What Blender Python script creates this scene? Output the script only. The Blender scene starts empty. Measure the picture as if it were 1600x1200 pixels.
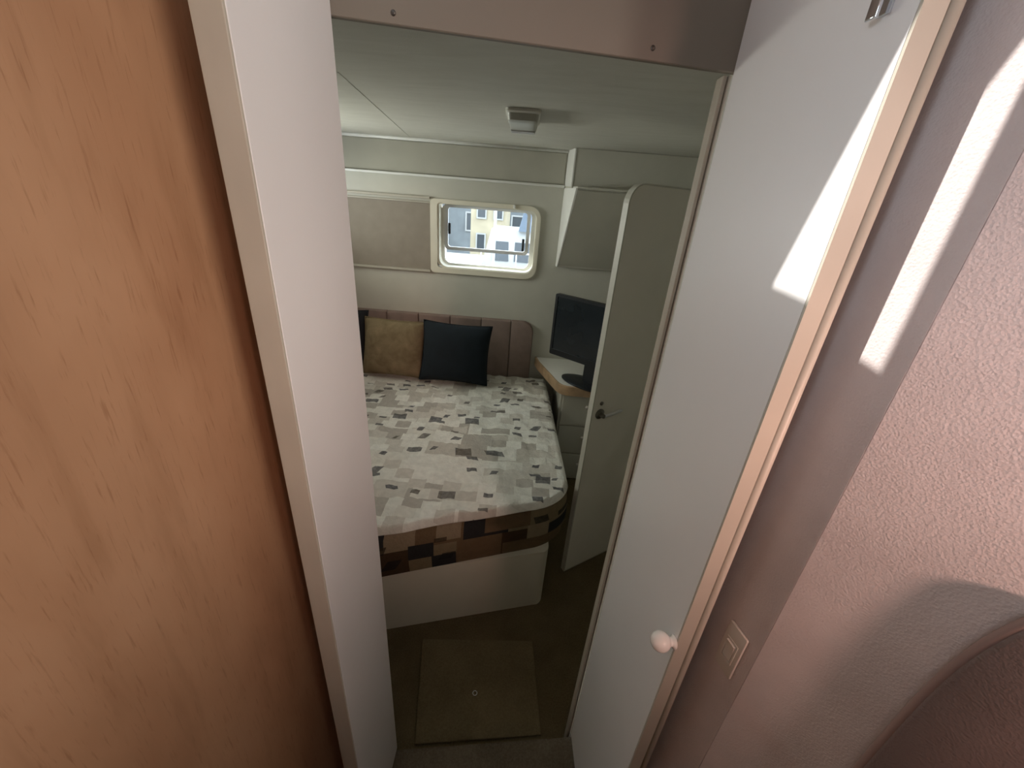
import bpy, bmesh, math, random
from mathutils import Vector, Matrix, noise
random.seed(4)
S = bpy.context.scene
COL = S.collection
CZ = 1.93                       # camera height over the cabin floor; points below are given relative to the lens

# ------------------------------------------------------------------ camera
F_PX = 630.0
nad = Vector((-108.0, -1360.0, -F_PX)).normalized()
up = -nad
fw = Vector((0, 0, -1))
yy = (fw - up * fw.dot(up)).normalized()
xx = yy.cross(up)
ROT = Matrix((xx, yy, up))
cd = bpy.data.cameras.new('camera')
cam = bpy.data.objects.new('camera', cd)
COL.objects.link(cam)
cd.sensor_fit = 'HORIZONTAL'
cd.sensor_width = 36.0
cd.lens = 36.0 * F_PX / 1600.0
cd.clip_start = 0.01
cam.matrix_world = Matrix.Translation((0, 0, CZ)) @ ROT.to_4x4()
S.camera = cam

def ray(x, y):
    return ROT @ Vector((x - 800.0, 600.0 - y, -F_PX))
def at_z(x, y, z):
    r = ray(x, y); return r * (z / r.z)
def at_y(x, y, d):
    r = ray(x, y); return r * (d / r.y)

# ------------------------------------------------------------------ world, sun, daylight, added fill lamps, exposure
S.view_settings.view_transform = 'Standard'
S.view_settings.look = 'None'
S.view_settings.exposure = 0.0
S.view_settings.gamma = 1.0
S.view_settings.use_curve_mapping = False
W = bpy.data.worlds.new('sky')
S.world = W
W.use_nodes = True
bg = W.node_tree.nodes['Background']
bg.inputs[0].default_value = (0.85, 0.93, 1.0, 1)
bg.inputs[1].default_value = 5.2

def lamp(name, kind, loc, direction, energy, color, size=None, size_y=None, angle=None, spread=180):
    l = bpy.data.lights.new(name, kind)
    l.energy = energy
    l.color = color
    if kind == 'AREA':
        l.shape = 'RECTANGLE'; l.size = size; l.size_y = size_y or size; l.spread = math.radians(spread)
    if angle is not None: l.angle = math.radians(angle)
    o = bpy.data.objects.new(name, l)
    COL.objects.link(o)
    o.location = (loc[0], loc[1], loc[2] + CZ)
    o.rotation_euler = Vector(direction).to_track_quat('-Z', 'Y').to_euler()
    return o
TY = -0.20
SUN = Vector((1.0, TY, -0.79))
lamp('sun', 'SUN', (-3, 2, 4), SUN, 7.0, (1.0, 0.97, 0.92), angle=0.6)
lamp('saloon_window_daylight', 'AREA', (1.62, -1.32, 0.30), (-0.75, 0.66, -0.30), 19.0, (1.0, 0.88, 0.78), 0.8, 0.34, spread=115)
lamp('aft_bounce_fill', 'AREA', (0.95, -1.30, 0.45), (-0.26, 0.95, -0.30), 14.0, (1.0, 0.60, 0.50), 0.30, 0.16, spread=70)  # added pink lamp standing in for warm bounce from aft
lamp('added_port_fill', 'AREA', (-1.15, -0.55, 0.30), (0.78, 0.58, -0.22), 2.6, (0.70, 0.86, 1.0), 0.7, 0.32, spread=85)  # added cool fill, no known window on this side
lamp('cabin_side_window_daylight', 'AREA', (-1.66, 2.25, -0.12), (1, -0.06, -0.05), 6.8, (1.0, 1.0, 0.84), 0.9, 0.32, spread=130)

# ------------------------------------------------------------------ materials
def lin(c):
    return tuple(((v / 255.0) / 12.92 if v / 255.0 <= 0.04045 else ((v / 255.0 + 0.055) / 1.055) ** 2.4) for v in c)

class NT:
    def __init__(s, name, rough=0.5, metal=0.0, spec=0.4):
        s.m = bpy.data.materials.new(name); s.m.use_nodes = True
        s.t = s.m.node_tree; s.n = s.t.nodes; s.l = s.t.links
        s.b = s.n['Principled BSDF']
        s.b.inputs['Roughness'].default_value = rough
        s.b.inputs['Metallic'].default_value = metal
        s.b.inputs['Specular IOR Level'].default_value = spec
    def node(s, kind, **kw):
        n = s.n.new(kind)
        for k, v in kw.items(): setattr(n, k, v)
        return n
    def put(s, sock, v):
        if isinstance(v, bpy.types.NodeSocket): s.l.new(v, sock)
        else: sock.default_value = v
    def math(s, op, a, b=0.0, c=0.0):
        n = s.node('ShaderNodeMath', operation=op)
        s.put(n.inputs[0], a); s.put(n.inputs[1], b); s.put(n.inputs[2], c)
        return n.outputs[0]
    def coords(s, scale=(1, 1, 1), rot=(0, 0, 0)):
        c = s.node('ShaderNodeTexCoord'); mp = s.node('ShaderNodeMapping')
        s.l.new(c.outputs['Object'], mp.inputs[0])
        mp.inputs['Scale'].default_value = scale; mp.inputs['Rotation'].default_value = rot
        return mp.outputs[0]
    def noise(s, vec, scale, detail=3.0, rough=0.5, dist=0.0):
        n = s.node('ShaderNodeTexNoise')
        s.l.new(vec, n.inputs['Vector'])
        n.inputs['Scale'].default_value = scale; n.inputs['Detail'].default_value = detail
        n.inputs['Roughness'].default_value = rough; n.inputs['Distortion'].default_value = dist
        return n.outputs[0]
    def ramp(s, fac, stops, mode='LINEAR'):
        r = s.node('ShaderNodeValToRGB'); r.color_ramp.interpolation = mode
        e = r.color_ramp.elements
        while len(e) < len(stops): e.new(0.5)
        for i, (p, c) in enumerate(stops):
            e[i].position = p; e[i].color = tuple(c) + (1,)
        s.l.new(fac, r.inputs[0])
        return r.outputs[0]
    def mix(s, fac, a, b, kind='MIX'):
        m = s.node('ShaderNodeMix', data_type='RGBA', blend_type=kind)
        s.put(m.inputs[0], fac)
        for sock, v in ((m.inputs[6], a), (m.inputs[7], b)):
            s.put(sock, v if isinstance(v, bpy.types.NodeSocket) else tuple(v) + (1,))
        return m.outputs[2]
    def color(s, v):
        s.put(s.b.inputs['Base Color'], v if isinstance(v, bpy.types.NodeSocket) else tuple(v) + (1,))
    def bump(s, h, strength=0.3, dist=0.002):
        b = s.node('ShaderNodeBump')
        b.inputs['Strength'].default_value = strength; b.inputs['Distance'].default_value = dist
        s.l.new(h, b.inputs['Height']); s.l.new(b.outputs[0], s.b.inputs['Normal'])

def plain(name, c, rough=0.5, metal=0.0, var=0.06, nscale=6.0, bump=None, spec=0.4):
    t = NT(name, rough, metal, spec)
    v = t.coords()
    n = t.noise(v, nscale, 4)
    lo = tuple(x * (1 - var) for x in c); hi = tuple(min(1, x * (1 + var)) for x in c)
    t.color(t.ramp(n, [(0.3, lo), (0.7, hi)]))
    if bump:
        t.bump(t.noise(v, bump[0], 3), bump[1], bump[2])
    return t.m

M = {}
M['laminate'] = plain('cream_white_laminate', (0.72, 0.69, 0.57), 0.38, var=0.03)
M['door_white'] = plain('white_door_laminate', (0.74, 0.72, 0.71), 0.32, var=0.02, nscale=3)
M['cabin_door'] = plain('pale_cabin_door_laminate', (0.83, 0.80, 0.71), 0.35, var=0.02)
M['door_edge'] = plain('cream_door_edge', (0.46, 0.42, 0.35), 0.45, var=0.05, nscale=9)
M['cabin_wall'] = plain('cabin_wall_laminate', (0.54, 0.53, 0.46), 0.42, var=0.04)
M['cabin_panel'] = plain('cabin_fabric_panel', (0.41, 0.395, 0.33), 0.8, var=0.05, bump=(260, 0.2, 0.001))
M['shade'] = plain('taupe_shade_cloth', (0.27, 0.235, 0.19), 0.75, var=0.06, nscale=14, bump=(400, 0.2, 0.001))
M['track'] = plain('taupe_track', (0.46, 0.43, 0.36), 0.5, var=0.05)
M['jamb'] = plain('jamb_moulding', (0.40, 0.35, 0.28), 0.5, var=0.05)
M['cream'] = plain('cream_window_moulding', (0.74, 0.70, 0.58), 0.4, var=0.05)
M['rail'] = plain('white_plastic_rail', (0.80, 0.80, 0.76), 0.25, var=0.03)
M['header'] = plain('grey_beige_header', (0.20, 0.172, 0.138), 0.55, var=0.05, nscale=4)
M['alu'] = plain('brushed_aluminium', (0.74, 0.75, 0.76), 0.35, 0.35, var=0.05)
M['chrome'] = plain('chrome', (0.72, 0.75, 0.80), 0.08, 1.0, var=0.02)
M['dark_metal'] = plain('tarnished_metal', (0.20, 0.19, 0.17), 0.3, 0.9, var=0.15, nscale=30)
M['screw'] = plain('dark_screw_metal', (0.10, 0.09, 0.08), 0.4, 0.8)
M['black'] = plain('black_plastic', (0.012, 0.014, 0.017), 0.35)
M['black_rubber'] = plain('dark_latch_plastic', (0.03, 0.035, 0.045), 0.5)
M['screen'] = plain('dark_tv_glass', (0.010, 0.015, 0.020), 0.22, spec=0.5)
M['navy'] = plain('navy_cushion_cloth', (0.006, 0.012, 0.018), 0.9, var=0.15, nscale=20, bump=(500, 0.3, 0.001))
M['charcoal'] = plain('charcoal_cushion_cloth', (0.012, 0.013, 0.016), 0.9, bump=(500, 0.3, 0.001))
M['knob'] = plain('white_porcelain', (0.82, 0.78, 0.74), 0.15, var=0.03)
M['switch'] = plain('ivory_switch_plastic', (0.62, 0.57, 0.50), 0.35, var=0.03)
M['lens'] = plain('frosted_lamp_lens', (0.42, 0.42, 0.37), 0.35, bump=(300, 0.4, 0.001))
M['lamp_body'] = plain('off_white_lamp_plastic', (0.62, 0.61, 0.55), 0.3)
M['oak_edge'] = plain('tan_timber_edge', (0.40, 0.27, 0.16), 0.5, var=0.2, nscale=20)
M['worktop'] = plain('white_worktop', (0.74, 0.73, 0.68), 0.3, var=0.03)
M['headboard'] = plain('mauve_brown_upholstery', (0.25, 0.185, 0.16), 0.85, var=0.08, nscale=18, bump=(320, 0.3, 0.001))
M['piping'] = plain('mauve_piping', (0.24, 0.16, 0.14), 0.6, bump=(300, 0.2, 0.001))
M['deck'] = plain('pale_deck', (0.26, 0.25, 0.22), 0.7)
M['gelcoat'] = plain('white_gelcoat', (0.36, 0.37, 0.37), 0.3)
M['yellow_wall'] = plain('yellow_beige_cladding', (0.40, 0.35, 0.25), 0.7, var=0.15, nscale=2)
M['canvas'] = plain('blue_grey_canvas', (0.10, 0.13, 0.17), 0.8, var=0.2, nscale=3)
M['far_glass'] = plain('grey_far_glass', (0.06, 0.07, 0.08), 0.15)
M['shed'] = plain('grey_blue_shed_cladding', (0.16, 0.18, 0.195), 0.7, var=0.25, nscale=1.2)
M['roof_liner'] = plain('saloon_roof_liner', (0.55, 0.53, 0.50), 0.6)
M['saloon'] = plain('saloon_panelling', (0.16, 0.10, 0.065), 0.6)

# headliner: woven grey with slack waves
t = NT('grey_headliner_cloth', 0.75)
v = t.coords(); vs = t.coords((2.2, 9.0, 1))
t.color(t.ramp(t.noise(vs, 2.2, 5, 0.6, 0.6), [(0.25, (0.54, 0.53, 0.47)), (0.75, (0.61, 0.60, 0.54))]))
h = t.math('ADD', t.math('MULTIPLY', t.noise(t.coords((3, 10, 1)), 1.6, 3, 0.5, 0.8), 3.0), t.noise(v, 380, 2))
t.bump(h, 0.35, 0.002); M['headliner'] = t.m

# varnished light timber, vertical grain, mottled
t = NT('varnished_beech_veneer', 0.42, spec=0.35)
g = t.coords((14, 14, 1.6)); b_ = t.coords((3.2, 3.2, 1.5)); f_ = t.coords((120, 120, 9))
c1 = t.ramp(t.noise(b_, 1.7, 4, 0.55, 0.3), [(0.28, (0.37, 0.198, 0.108)), (0.50, (0.435, 0.246, 0.138)), (0.72, (0.49, 0.29, 0.17))])
c2 = t.ramp(t.noise(g, 2.0, 4, 0.6, 0.3), [(0.32, (0.86, 0.83, 0.80)), (0.46, (1, 1, 1)), (0.7, (1.04, 1.04, 1.04))])
c3 = t.ramp(t.noise(f_, 2.2, 3, 0.6), [(0.27, (0.72, 0.65, 0.60)), (0.42, (1, 1, 1))])
t.color(t.mix(0.8, t.mix(0.75, c1, c2, 'MULTIPLY'), c3, 'MULTIPLY'))
t.bump(t.noise(f_, 3.0, 3), 0.08, 0.001); M['wood'] = t.m

def vinyl(name, c):
    t = NT(name, 0.55, spec=0.35)
    v = t.coords()
    vo = t.node('ShaderNodeTexVoronoi'); vo.inputs['Scale'].default_value = 330
    t.l.new(v, vo.inputs['Vector'])
    n = t.noise(v, 150, 4, 0.7)
    h = t.math('ADD', t.math('MULTIPLY', vo.outputs['Distance'], 0.5), n)
    t.color(t.ramp(t.noise(v, 9, 5), [(0.3, tuple(x * .93 for x in c)), (0.7, tuple(min(1, x * 1.07) for x in c))]))
    t.bump(h, 0.55, 0.0016)
    return t.m
M['vinyl_grey'] = vinyl('pale_pebbled_vinyl', (0.62, 0.54, 0.52))
M['vinyl_mauve'] = vinyl('mauve_pebbled_vinyl', (0.16, 0.115, 0.104))

# carpet
def carpet(name, a, b):
    t = NT(name, 0.95, spec=0.1)
    v = t.coords()
    t.color(t.mix(0.5, t.ramp(t.noise(v, 5, 5, 0.6), [(0.35, a), (0.65, b)]), t.ramp(t.noise(v, 160, 2), [(0.3, a), (0.7, b)])))
    t.bump(t.noise(v, 420, 2), 0.8, 0.004)
    return t.m
M['carpet'] = carpet('brown_carpet', (0.11, 0.083, 0.044), (0.20, 0.152, 0.085))
M['carpet_pale'] = carpet('worn_beige_carpet', (0.10, 0.082, 0.058), (0.20, 0.165, 0.12))
M['carpet_hatch'] = carpet('hatch_carpet', (0.155, 0.120, 0.066), (0.24, 0.187, 0.106))

# tan plush
t = NT('tan_plush', 0.95, spec=0.1)
v = t.coords()
t.color(t.ramp(t.noise(v, 9, 5, 0.65, 0.5), [(0.3, (0.15, 0.115, 0.065)), (0.7, (0.28, 0.22, 0.135))]))
t.bump(t.noise(v, 200, 3), 0.6, 0.004); M['tan'] = t.m

def patchwork(name, palette, motif, axes, cell, dens):
    """printed blocks in uneven rows with small dark rectangles on them"""
    t = NT(name, 0.85, spec=0.15)
    c = t.node('ShaderNodeTexCoord'); sp = t.node('ShaderNodeSeparateXYZ')
    t.l.new(c.outputs['Object'], sp.inputs[0])
    U = sp.outputs[axes[0]]; Vv = sp.outputs[axes[1]]
    def white(a, b, seed):
        cb = t.node('ShaderNodeCombineXYZ'); t.put(cb.inputs[0], a); t.put(cb.inputs[1], b); cb.inputs[2].default_value = seed
        w = t.node('ShaderNodeTexWhiteNoise', noise_dimensions='3D'); t.l.new(cb.outputs[0], w.inputs['Vector'])
        return w.outputs[0]
    def blocks(cu, cv, seed):
        row = t.math('FLOOR', t.math('DIVIDE', Vv, cv))
        sh = white(row, 0.0, seed + 0.3)
        uu = t.math('ADD', t.math('DIVIDE', U, cu), t.math('MULTIPLY', sh, 5.0))
        return white(t.math('FLOOR', uu), row, seed)
    n1 = blocks(cell, cell * 0.72, 1.5)
    n2 = blocks(cell * 0.52, cell * 0.40, 7.5)
    base = t.mix(t.math('GREATER_THAN', n2, 0.55), t.ramp(n1, palette, 'CONSTANT'), t.ramp(n2, palette, 'CONSTANT'))
    def motifs(step, seed, wmax, hmax, thr):
        fu = t.math('DIVIDE', U, step); fv = t.math('DIVIDE', Vv, step * 0.8)
        iu = t.math('FLOOR', fu); iv = t.math('FLOOR', fv)
        r1 = white(iu, iv, seed); r2 = white(iu, iv, seed + 1.7); r3 = white(iu, iv, seed + 3.1)
        lu = t.math('SUBTRACT', t.math('FRACT', fu), t.math('MULTIPLY_ADD', r2, 0.4, 0.3))
        lv = t.math('SUBTRACT', t.math('FRACT', fv), t.math('MULTIPLY_ADD', r3, 0.4, 0.3))
        lu = t.math('ADD', lu, t.math('MULTIPLY', lv, t.math('SUBTRACT', r3, 0.5)))
        a = t.math('LESS_THAN', t.math('ABSOLUTE', lu), t.math('MULTIPLY_ADD', r3, wmax * 0.6, wmax * 0.4))
        b = t.math('LESS_THAN', t.math('ABSOLUTE', lv), t.math('MULTIPLY_ADD', r2, hmax * 0.6, hmax * 0.4))
        return t.math('MULTIPLY', t.math('MULTIPLY', a, b), t.math('GREATER_THAN', r1, thr))
    m1 = motifs(cell * 1.3, 11.5, 0.26, 0.20, dens[0])
    m2 = motifs(cell * 0.7, 23.5, 0.28, 0.20, dens[1])
    v = t.coords()
    soft = t.noise(v, 60, 4)
    k = t.math('MULTIPLY', t.math('MAXIMUM', m1, m2), t.math('MULTIPLY_ADD', soft, 0.5, 0.55))
    mc = t.ramp(n1, motif, 'CONSTANT')
    col = t.mix(k, base, mc)
    t.color(t.mix(0.35, col, t.ramp(t.noise(v, 35, 4), [(0.3, (0.7, 0.7, 0.7)), (0.7, (1.1, 1.1, 1.1))]), 'MULTIPLY'))
    t.bump(t.math('ADD', t.noise(t.coords((1, 0.6, 1), (0, 0, 0.6)), 34, 4, 0.6, 0.8), t.noise(v, 90, 2)), 0.55, 0.006)
    return t.m
M['quilt'] = patchwork('patchwork_quilt_print',
    [(0.0, (0.80, 0.79, 0.73)), (0.30, (0.60, 0.57, 0.51)), (0.48, (0.76, 0.745, 0.68)), (0.66, (0.66, 0.63, 0.57)), (0.80, (0.50, 0.47, 0.42)), (0.88, (0.84, 0.83, 0.77))],
    [(0.0, (0.06, 0.06, 0.07)), (0.35, (0.11, 0.10, 0.095)), (0.6, (0.045, 0.048, 0.065)), (0.8, (0.10, 0.085, 0.07))], (0, 1), 0.165, (0.50, 0.66))
M['ticking'] = patchwork('brown_patchwork_mattress_cover',
    [(0.0, (0.24, 0.185, 0.11)), (0.35, (0.075, 0.045, 0.025)), (0.55, (0.31, 0.245, 0.16)), (0.75, (0.17, 0.115, 0.065)), (0.92, (0.03, 0.03, 0.03))],
    [(0.0, (0.018, 0.018, 0.018)), (0.5, (0.05, 0.035, 0.02))], (0, 2), 0.20, (0.45, 0.6))

# glass that lets the daylight in
t = NT('clear_window_glass', 0.02)
tr = t.node('ShaderNodeBsdfTransparent'); gl = t.node('ShaderNodeBsdfGlossy'); mx = t.node('ShaderNodeMixShader')
gl.inputs['Roughness'].default_value = 0.03; mx.inputs[0].default_value = 0.06
tr.inputs[0].default_value = (0.93, 0.96, 0.97, 1)
t.l.new(tr.outputs[0], mx.inputs[1]); t.l.new(gl.outputs[0], mx.inputs[2])
t.l.new(mx.outputs[0], t.n['Material Output'].inputs[0]); M['glass'] = t.m

# ------------------------------------------------------------------ mesh helpers (points relative to the lens)
def nb(): return bmesh.new()

def box(bm, lo, hi, bev=0.0, seg=2, mat=None):
    r = bmesh.ops.create_cube(bm, size=1.0)
    vs = r['verts']
    for v in vs:
        v.co = Vector([lo[i] + (v.co[i] + 0.5) * (hi[i] - lo[i]) for i in range(3)])
    if mat is not None: bmesh.ops.transform(bm, matrix=mat, verts=vs)
    if bev > 0:
        es = list({e for v in vs for e in v.link_edges})
        bmesh.ops.bevel(bm, geom=es, offset=bev, segments=seg, profile=0.5, affect='EDGES')
    return bm

def prism(bm, pts, vec, bev=0.0, seg=2):
    """polygon pts swept along vec"""
    vec = Vector(vec)
    a = [bm.verts.new(Vector(p)) for p in pts]
    b = [bm.verts.new(Vector(p) + vec) for p in pts]
    n = len(pts)
    fs = [bm.faces.new(a), bm.faces.new(b[::-1])]
    for i in range(n):
        fs.append(bm.faces.new((a[i], b[i], b[(i + 1) % n], a[(i + 1) % n])))
    bmesh.ops.recalc_face_normals(bm, faces=bm.faces)
    if bev > 0:
        es = [e for e in {e for f in fs[:2] for e in f.edges}]
        bmesh.ops.bevel(bm, geom=es, offset=bev, segments=seg, profile=0.5, affect='EDGES')
    return bm

def loft(bm, loops, closed=True, cap=True):
    rows = [[bm.verts.new(Vector(p)) for p in lp] for lp in loops]
    n = len(rows[0])
    for a, b in zip(rows, rows[1:]):
        for i in range(n if closed else n - 1):
            bm.faces.new((a[i], a[(i + 1) % n], b[(i + 1) % n], b[i]))
    if cap and closed:
        bm.faces.new(rows[0][::-1]); bm.faces.new(rows[-1])
    bmesh.ops.recalc_face_normals(bm, faces=bm.faces)
    return bm

def tube(bm, pts, r, n=10, closed=False):
    pts = [Vector(p) for p in pts]
    loops = []
    for i, p in enumerate(pts):
        if closed: d = pts[(i + 1) % len(pts)] - pts[i - 1]
        else: d = pts[min(i + 1, len(pts) - 1)] - pts[max(i - 1, 0)]
        d.normalize()
        if i == 0:
            s = d.cross(Vector((0, 0, 1)))
            if s.length < 0.3: s = d.cross(Vector((1, 0, 0)))
        else:
            s = s - d * s.dot(d)                         # carry the frame along so the tube does not twist
        s.normalize(); u = s.cross(d)
        loops.append([p + (s * math.cos(k * 2 * math.pi / n) + u * math.sin(k * 2 * math.pi / n)) * r for k in range(n)])
    if closed: loops.append(loops[0])
    return loft(bm, loops, True, not closed)

def lathe(bm, base, axis, prof, n=24):
    """prof: (radius, distance along axis)"""
    base = Vector(base); ax = Vector(axis).normalized()
    s = ax.cross(Vector((0, 0, 1)))
    if s.length < 0.05: s = ax.cross(Vector((0, 1, 0)))
    s.normalize(); u = ax.cross(s)
    return loft(bm, [[base + ax * d + (s * math.cos(k * 2 * math.pi / n) + u * math.sin(k * 2 * math.pi / n)) * max(r, 1e-4)
                      for k in range(n)] for r, d in prof])

def rrect(w0, w1, h0, h1, r, n=6):
    """rounded rectangle outline as (u, v) pairs; r one radius or four (ll, lr, ur, ul)"""
    rr = r if isinstance(r, (tuple, list)) else (r,) * 4
    out = []
    for (cx, cy, a0, q) in ((w0, h0, 180, rr[0]), (w1, h0, 270, rr[1]), (w1, h1, 0, rr[2]), (w0, h1, 90, rr[3])):
        ox = cx + q * (1 if cx == w0 else -1); oy = cy + q * (1 if cy == h0 else -1)
        for k in range(n + 1):
            a = math.radians(a0 + 90.0 * k / n)
            out.append((ox + q * math.cos(a), oy + q * math.sin(a)))
    return out

def ring(bm, outer, inner, y0, y1, f=lambda u, v, y: (u, y, v)):
    """flat ring between two outlines of equal count, swept in depth"""
    lo = [f(u, v, y0) for u, v in outer]; li = [f(u, v, y0) for u, v in inner]
    ho = [f(u, v, y1) for u, v in outer]; hi = [f(u, v, y1) for u, v in inner]
    rows = [[bm.verts.new(p) for p in r] for r in (lo, ho, hi, li)]
    n = len(outer)
    for k in range(4):
        a, b = rows[k], rows[(k + 1) % 4]
        for i in range(n): bm.faces.new((a[i], a[(i + 1) % n], b[(i + 1) % n], b[i]))
    bmesh.ops.recalc_face_normals(bm, faces=bm.faces)
    return bm

def root_loc(o):
    p = Vector((0, 0, 0))
    while o is not None:
        p += o.location; o = o.parent
    return p

def obj(name, bm, mat, parent=None, smooth=False, label=None):
    for v in bm.verts: v.co.z += CZ
    if parent is not None: org = root_loc(parent)
    else:
        xs = [v.co.x for v in bm.verts]; ys = [v.co.y for v in bm.verts]; zs = [v.co.z for v in bm.verts]
        org = Vector(((min(xs) + max(xs)) / 2, (min(ys) + max(ys)) / 2, min(zs)))
    for v in bm.verts: v.co -= org
    me = bpy.data.meshes.new(name)
    bm.to_mesh(me); bm.free()
    me.materials.append(mat)
    if smooth is not False:
        me.shade_smooth() if smooth is True else me.shade_smooth()
        if smooth is not True: me.set_sharp_from_angle(angle=math.radians(smooth))
    o = bpy.data.objects.new(name, me)
    COL.objects.link(o)
    if parent is not None: o.parent = parent
    else: o.location = org
    if label: o['label'] = label
    return o

def tag(o, label, cat, group=None):
    o['label'] = label; o['category'] = cat
    if group: o['group'] = group
    return o

def thing(name, label, cat, loc, group=None):
    o = bpy.data.objects.new(name, None)
    COL.objects.link(o)
    o.location = (loc[0], loc[1], loc[2] + CZ); o.empty_display_size = 0.05
    return tag(o, label, cat, group)

def struct(name, bm, mat, label=None, smooth=False):
    o = obj(name, bm, mat, None, smooth)
    o['kind'] = 'structure'
    if label: o['label'] = label
    return o
def sroot(name, loc, label=None):
    o = bpy.data.objects.new(name, None); COL.objects.link(o)
    o.location = (loc[0], loc[1], loc[2] + CZ); o.empty_display_size = 0.05
    o['kind'] = 'structure'
    if label: o['label'] = label
    return o

# ------------------------------------------------------------------ the setting
FLOOR, TREAD, CEIL, DY = -1.93, -1.83, 0.30, 3.0
JL = Vector((-0.308, 0.765)); JR = Vector((0.326, 0.845))      # doorway jambs in plan
def jy(x): return JL.y + (JR.y - JL.y) * (x - JL.x) / (JR.x - JL.x)

struct('floor', box(nb(), (-1.6, 0.70, FLOOR - 0.05), (1.5, DY + 0.1, FLOOR)), M['carpet'], 'dark brown carpeted cabin floor')
# saloon sole with its nosing at the doorway
b = prism(nb(), [(-1.6, jy(-1.6) - 0.012, TREAD - 0.06), (1.7, jy(1.7) - 0.012, TREAD - 0.06), (1.7, -2.2, TREAD - 0.06), (-1.6, -2.2, TREAD - 0.06)], (0, 0, 0.06))
struct('floor_saloon', b, M['carpet_pale'], 'worn beige carpeted step at the bottom of the doorway')
b = prism(nb(), [(-1.4, jy(-1.4) - 0.03, FLOOR), (1.5, jy(1.5) - 0.03, FLOOR), (1.5, jy(1.5) - 0.015, FLOOR), (-1.4, jy(-1.4) - 0.015, FLOOR)], (0, 0, TREAD - 0.061 - FLOOR))
struct('trim_step_riser', b, M['carpet'])

# cabin ceiling with a seam batten
ce = struct('ceiling', prism(nb(), [(-2.5, jy(-1.7) + 0.02, CEIL), (1.5, jy(1.5) + 0.02, CEIL), (1.5, DY + 0.1, CEIL), (-2.5, DY + 0.1, CEIL)], (0, 0, 0.025)), M['headliner'], 'grey cloth headliner of the sleeping cabin')  # overhang beyond the left wall is added to keep the sun out
p0, p1 = at_z(528, 113, CEIL), at_z(642, 216, CEIL)
d = (p1 - p0).normalized(); s = Vector((d.y, -d.x, 0)) * 0.0018
obj('seam_batten', prism(nb(), [p0 - s, p0 + s, p1 + s, p1 - s], (0, 0, -0.0012)), M['headliner'], ce)

# far wall with its cut-out for the window
WX0, WX1, WZ0, WZ1 = -0.652, 0.108, -0.533, -0.045       # outer window frame
OX0, OX1, OZ0, OZ1 = -0.600, 0.084, -0.495, -0.068       # clear opening
wb = sroot('wall_back', (0, DY, FLOOR), 'pale laminate far wall of the cabin behind the bed')
for lo, hi in (((-1.6, FLOOR), (1.5, OZ0)), ((-1.6, OZ1), (1.5, CEIL)), ((-1.6, OZ0), (OX0, OZ1)), ((OX1, OZ0), (1.5, OZ1))):
    obj('wall_panel', box(nb(), (lo[0], DY, lo[1]), (hi[0], DY + 0.06, hi[1])), M['cabin_wall'], wb)
obj('upper_panel', box(nb(), (-1.54, DY - 0.006, 0.098), (0.236, DY, CEIL - 0.02), 0.002), M['cabin_panel'], wb)
b = nb(); tube(b, [(-1.54, DY - 0.012, CEIL - 0.008), (0.244, DY - 0.012, CEIL - 0.008)], 0.010, 8)
obj('cornice', b, M['rail'], wb, True)
b = box(nb(), (-1.54, DY - 0.030, 0.080), (0.244, DY, 0.096), 0.006, 3)
obj('ledge_rail', b, M['rail'], wb, 35)

# cabin side walls, doorway bulkhead
for nm, x0, x1 in (('wall_cabin_right', 1.44, 1.5),):
    struct(nm, box(nb(), (x0, 0.8, FLOOR), (x1, DY, CEIL)), M['cabin_wall'])
wl = sroot('wall_cabin_left', (-1.58, 1.9, FLOOR))
for lo, hi in (((0.6, FLOOR), (DY, -0.30)), ((0.6, 0.06), (DY, CEIL - 0.001)), ((0.6, -0.30), (1.75, 0.06)), ((2.75, -0.30), (DY, 0.06))):
    obj('wall_panel', box(nb(), (-1.61, lo[0], lo[1]), (-1.55, hi[0], hi[1])), M['cabin_wall'], wl)
def slab(x0, x1, z0, z1, y_off, th):
    return prism(nb(), [(x0, jy(x0) + y_off, z0), (x1, jy(x1) + y_off, z0), (x1, jy(x1) + y_off, z1), (x0, jy(x0) + y_off, z1)], (0, th, 0))
struct('wall_front_left', slab(-1.7, JL.x - 0.022, FLOOR, CEIL, 0.0, 0.03), M['saloon'])
struct('wall_front_right', slab(JR.x + 0.016, 1.5, FLOOR, CEIL, 0.012, 0.03), M['cabin_wall'])

# header over the doorway: bottom edge is the crease seen against the headliner
def hz(x): return 0.223 + (0.214 - 0.223) * (x - JL.x) / (JR.x - JL.x)
hx0, hx1 = -0.36, 0.40
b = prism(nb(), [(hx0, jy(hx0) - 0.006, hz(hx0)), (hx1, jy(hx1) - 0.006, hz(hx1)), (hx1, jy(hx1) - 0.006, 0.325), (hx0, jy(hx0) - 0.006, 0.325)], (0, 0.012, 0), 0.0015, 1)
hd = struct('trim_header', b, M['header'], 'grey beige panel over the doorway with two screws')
for px, py in ((614, 20), (1020, 75)):
    q = ray(px, py)
    tt = (JL.y - 0.006 - JL.x * (JR.y - JL.y) / (JR.x - JL.x)) / (q.y - q.x * (JR.y - JL.y) / (JR.x - JL.x))
    q = q * tt
    b = lathe(nb(), q + Vector((0, 0.001, 0)), (0, -1, 0), [(0.0042, 0), (0.0042, 0.001), (0.003, 0.002), (0.0, 0.0024)], 12)
    obj('screw', b, M['screw'], hd, True)

# right jamb: two strips with a groove
jr = sroot('trim_jamb_right', (JR.x - 0.005, JR.y, TREAD))
for x0, x1, dy in ((0.3165, 0.3235, 0.0), (0.3250, 0.3295, -0.003)):
    obj('jamb_strip', box(nb(), (x0, JR.y + 0.006 + dy, FLOOR), (x1, JR.y + 0.035, hz(x0) - 0.001), 0.0012, 2), M['jamb'], jr)

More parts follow.
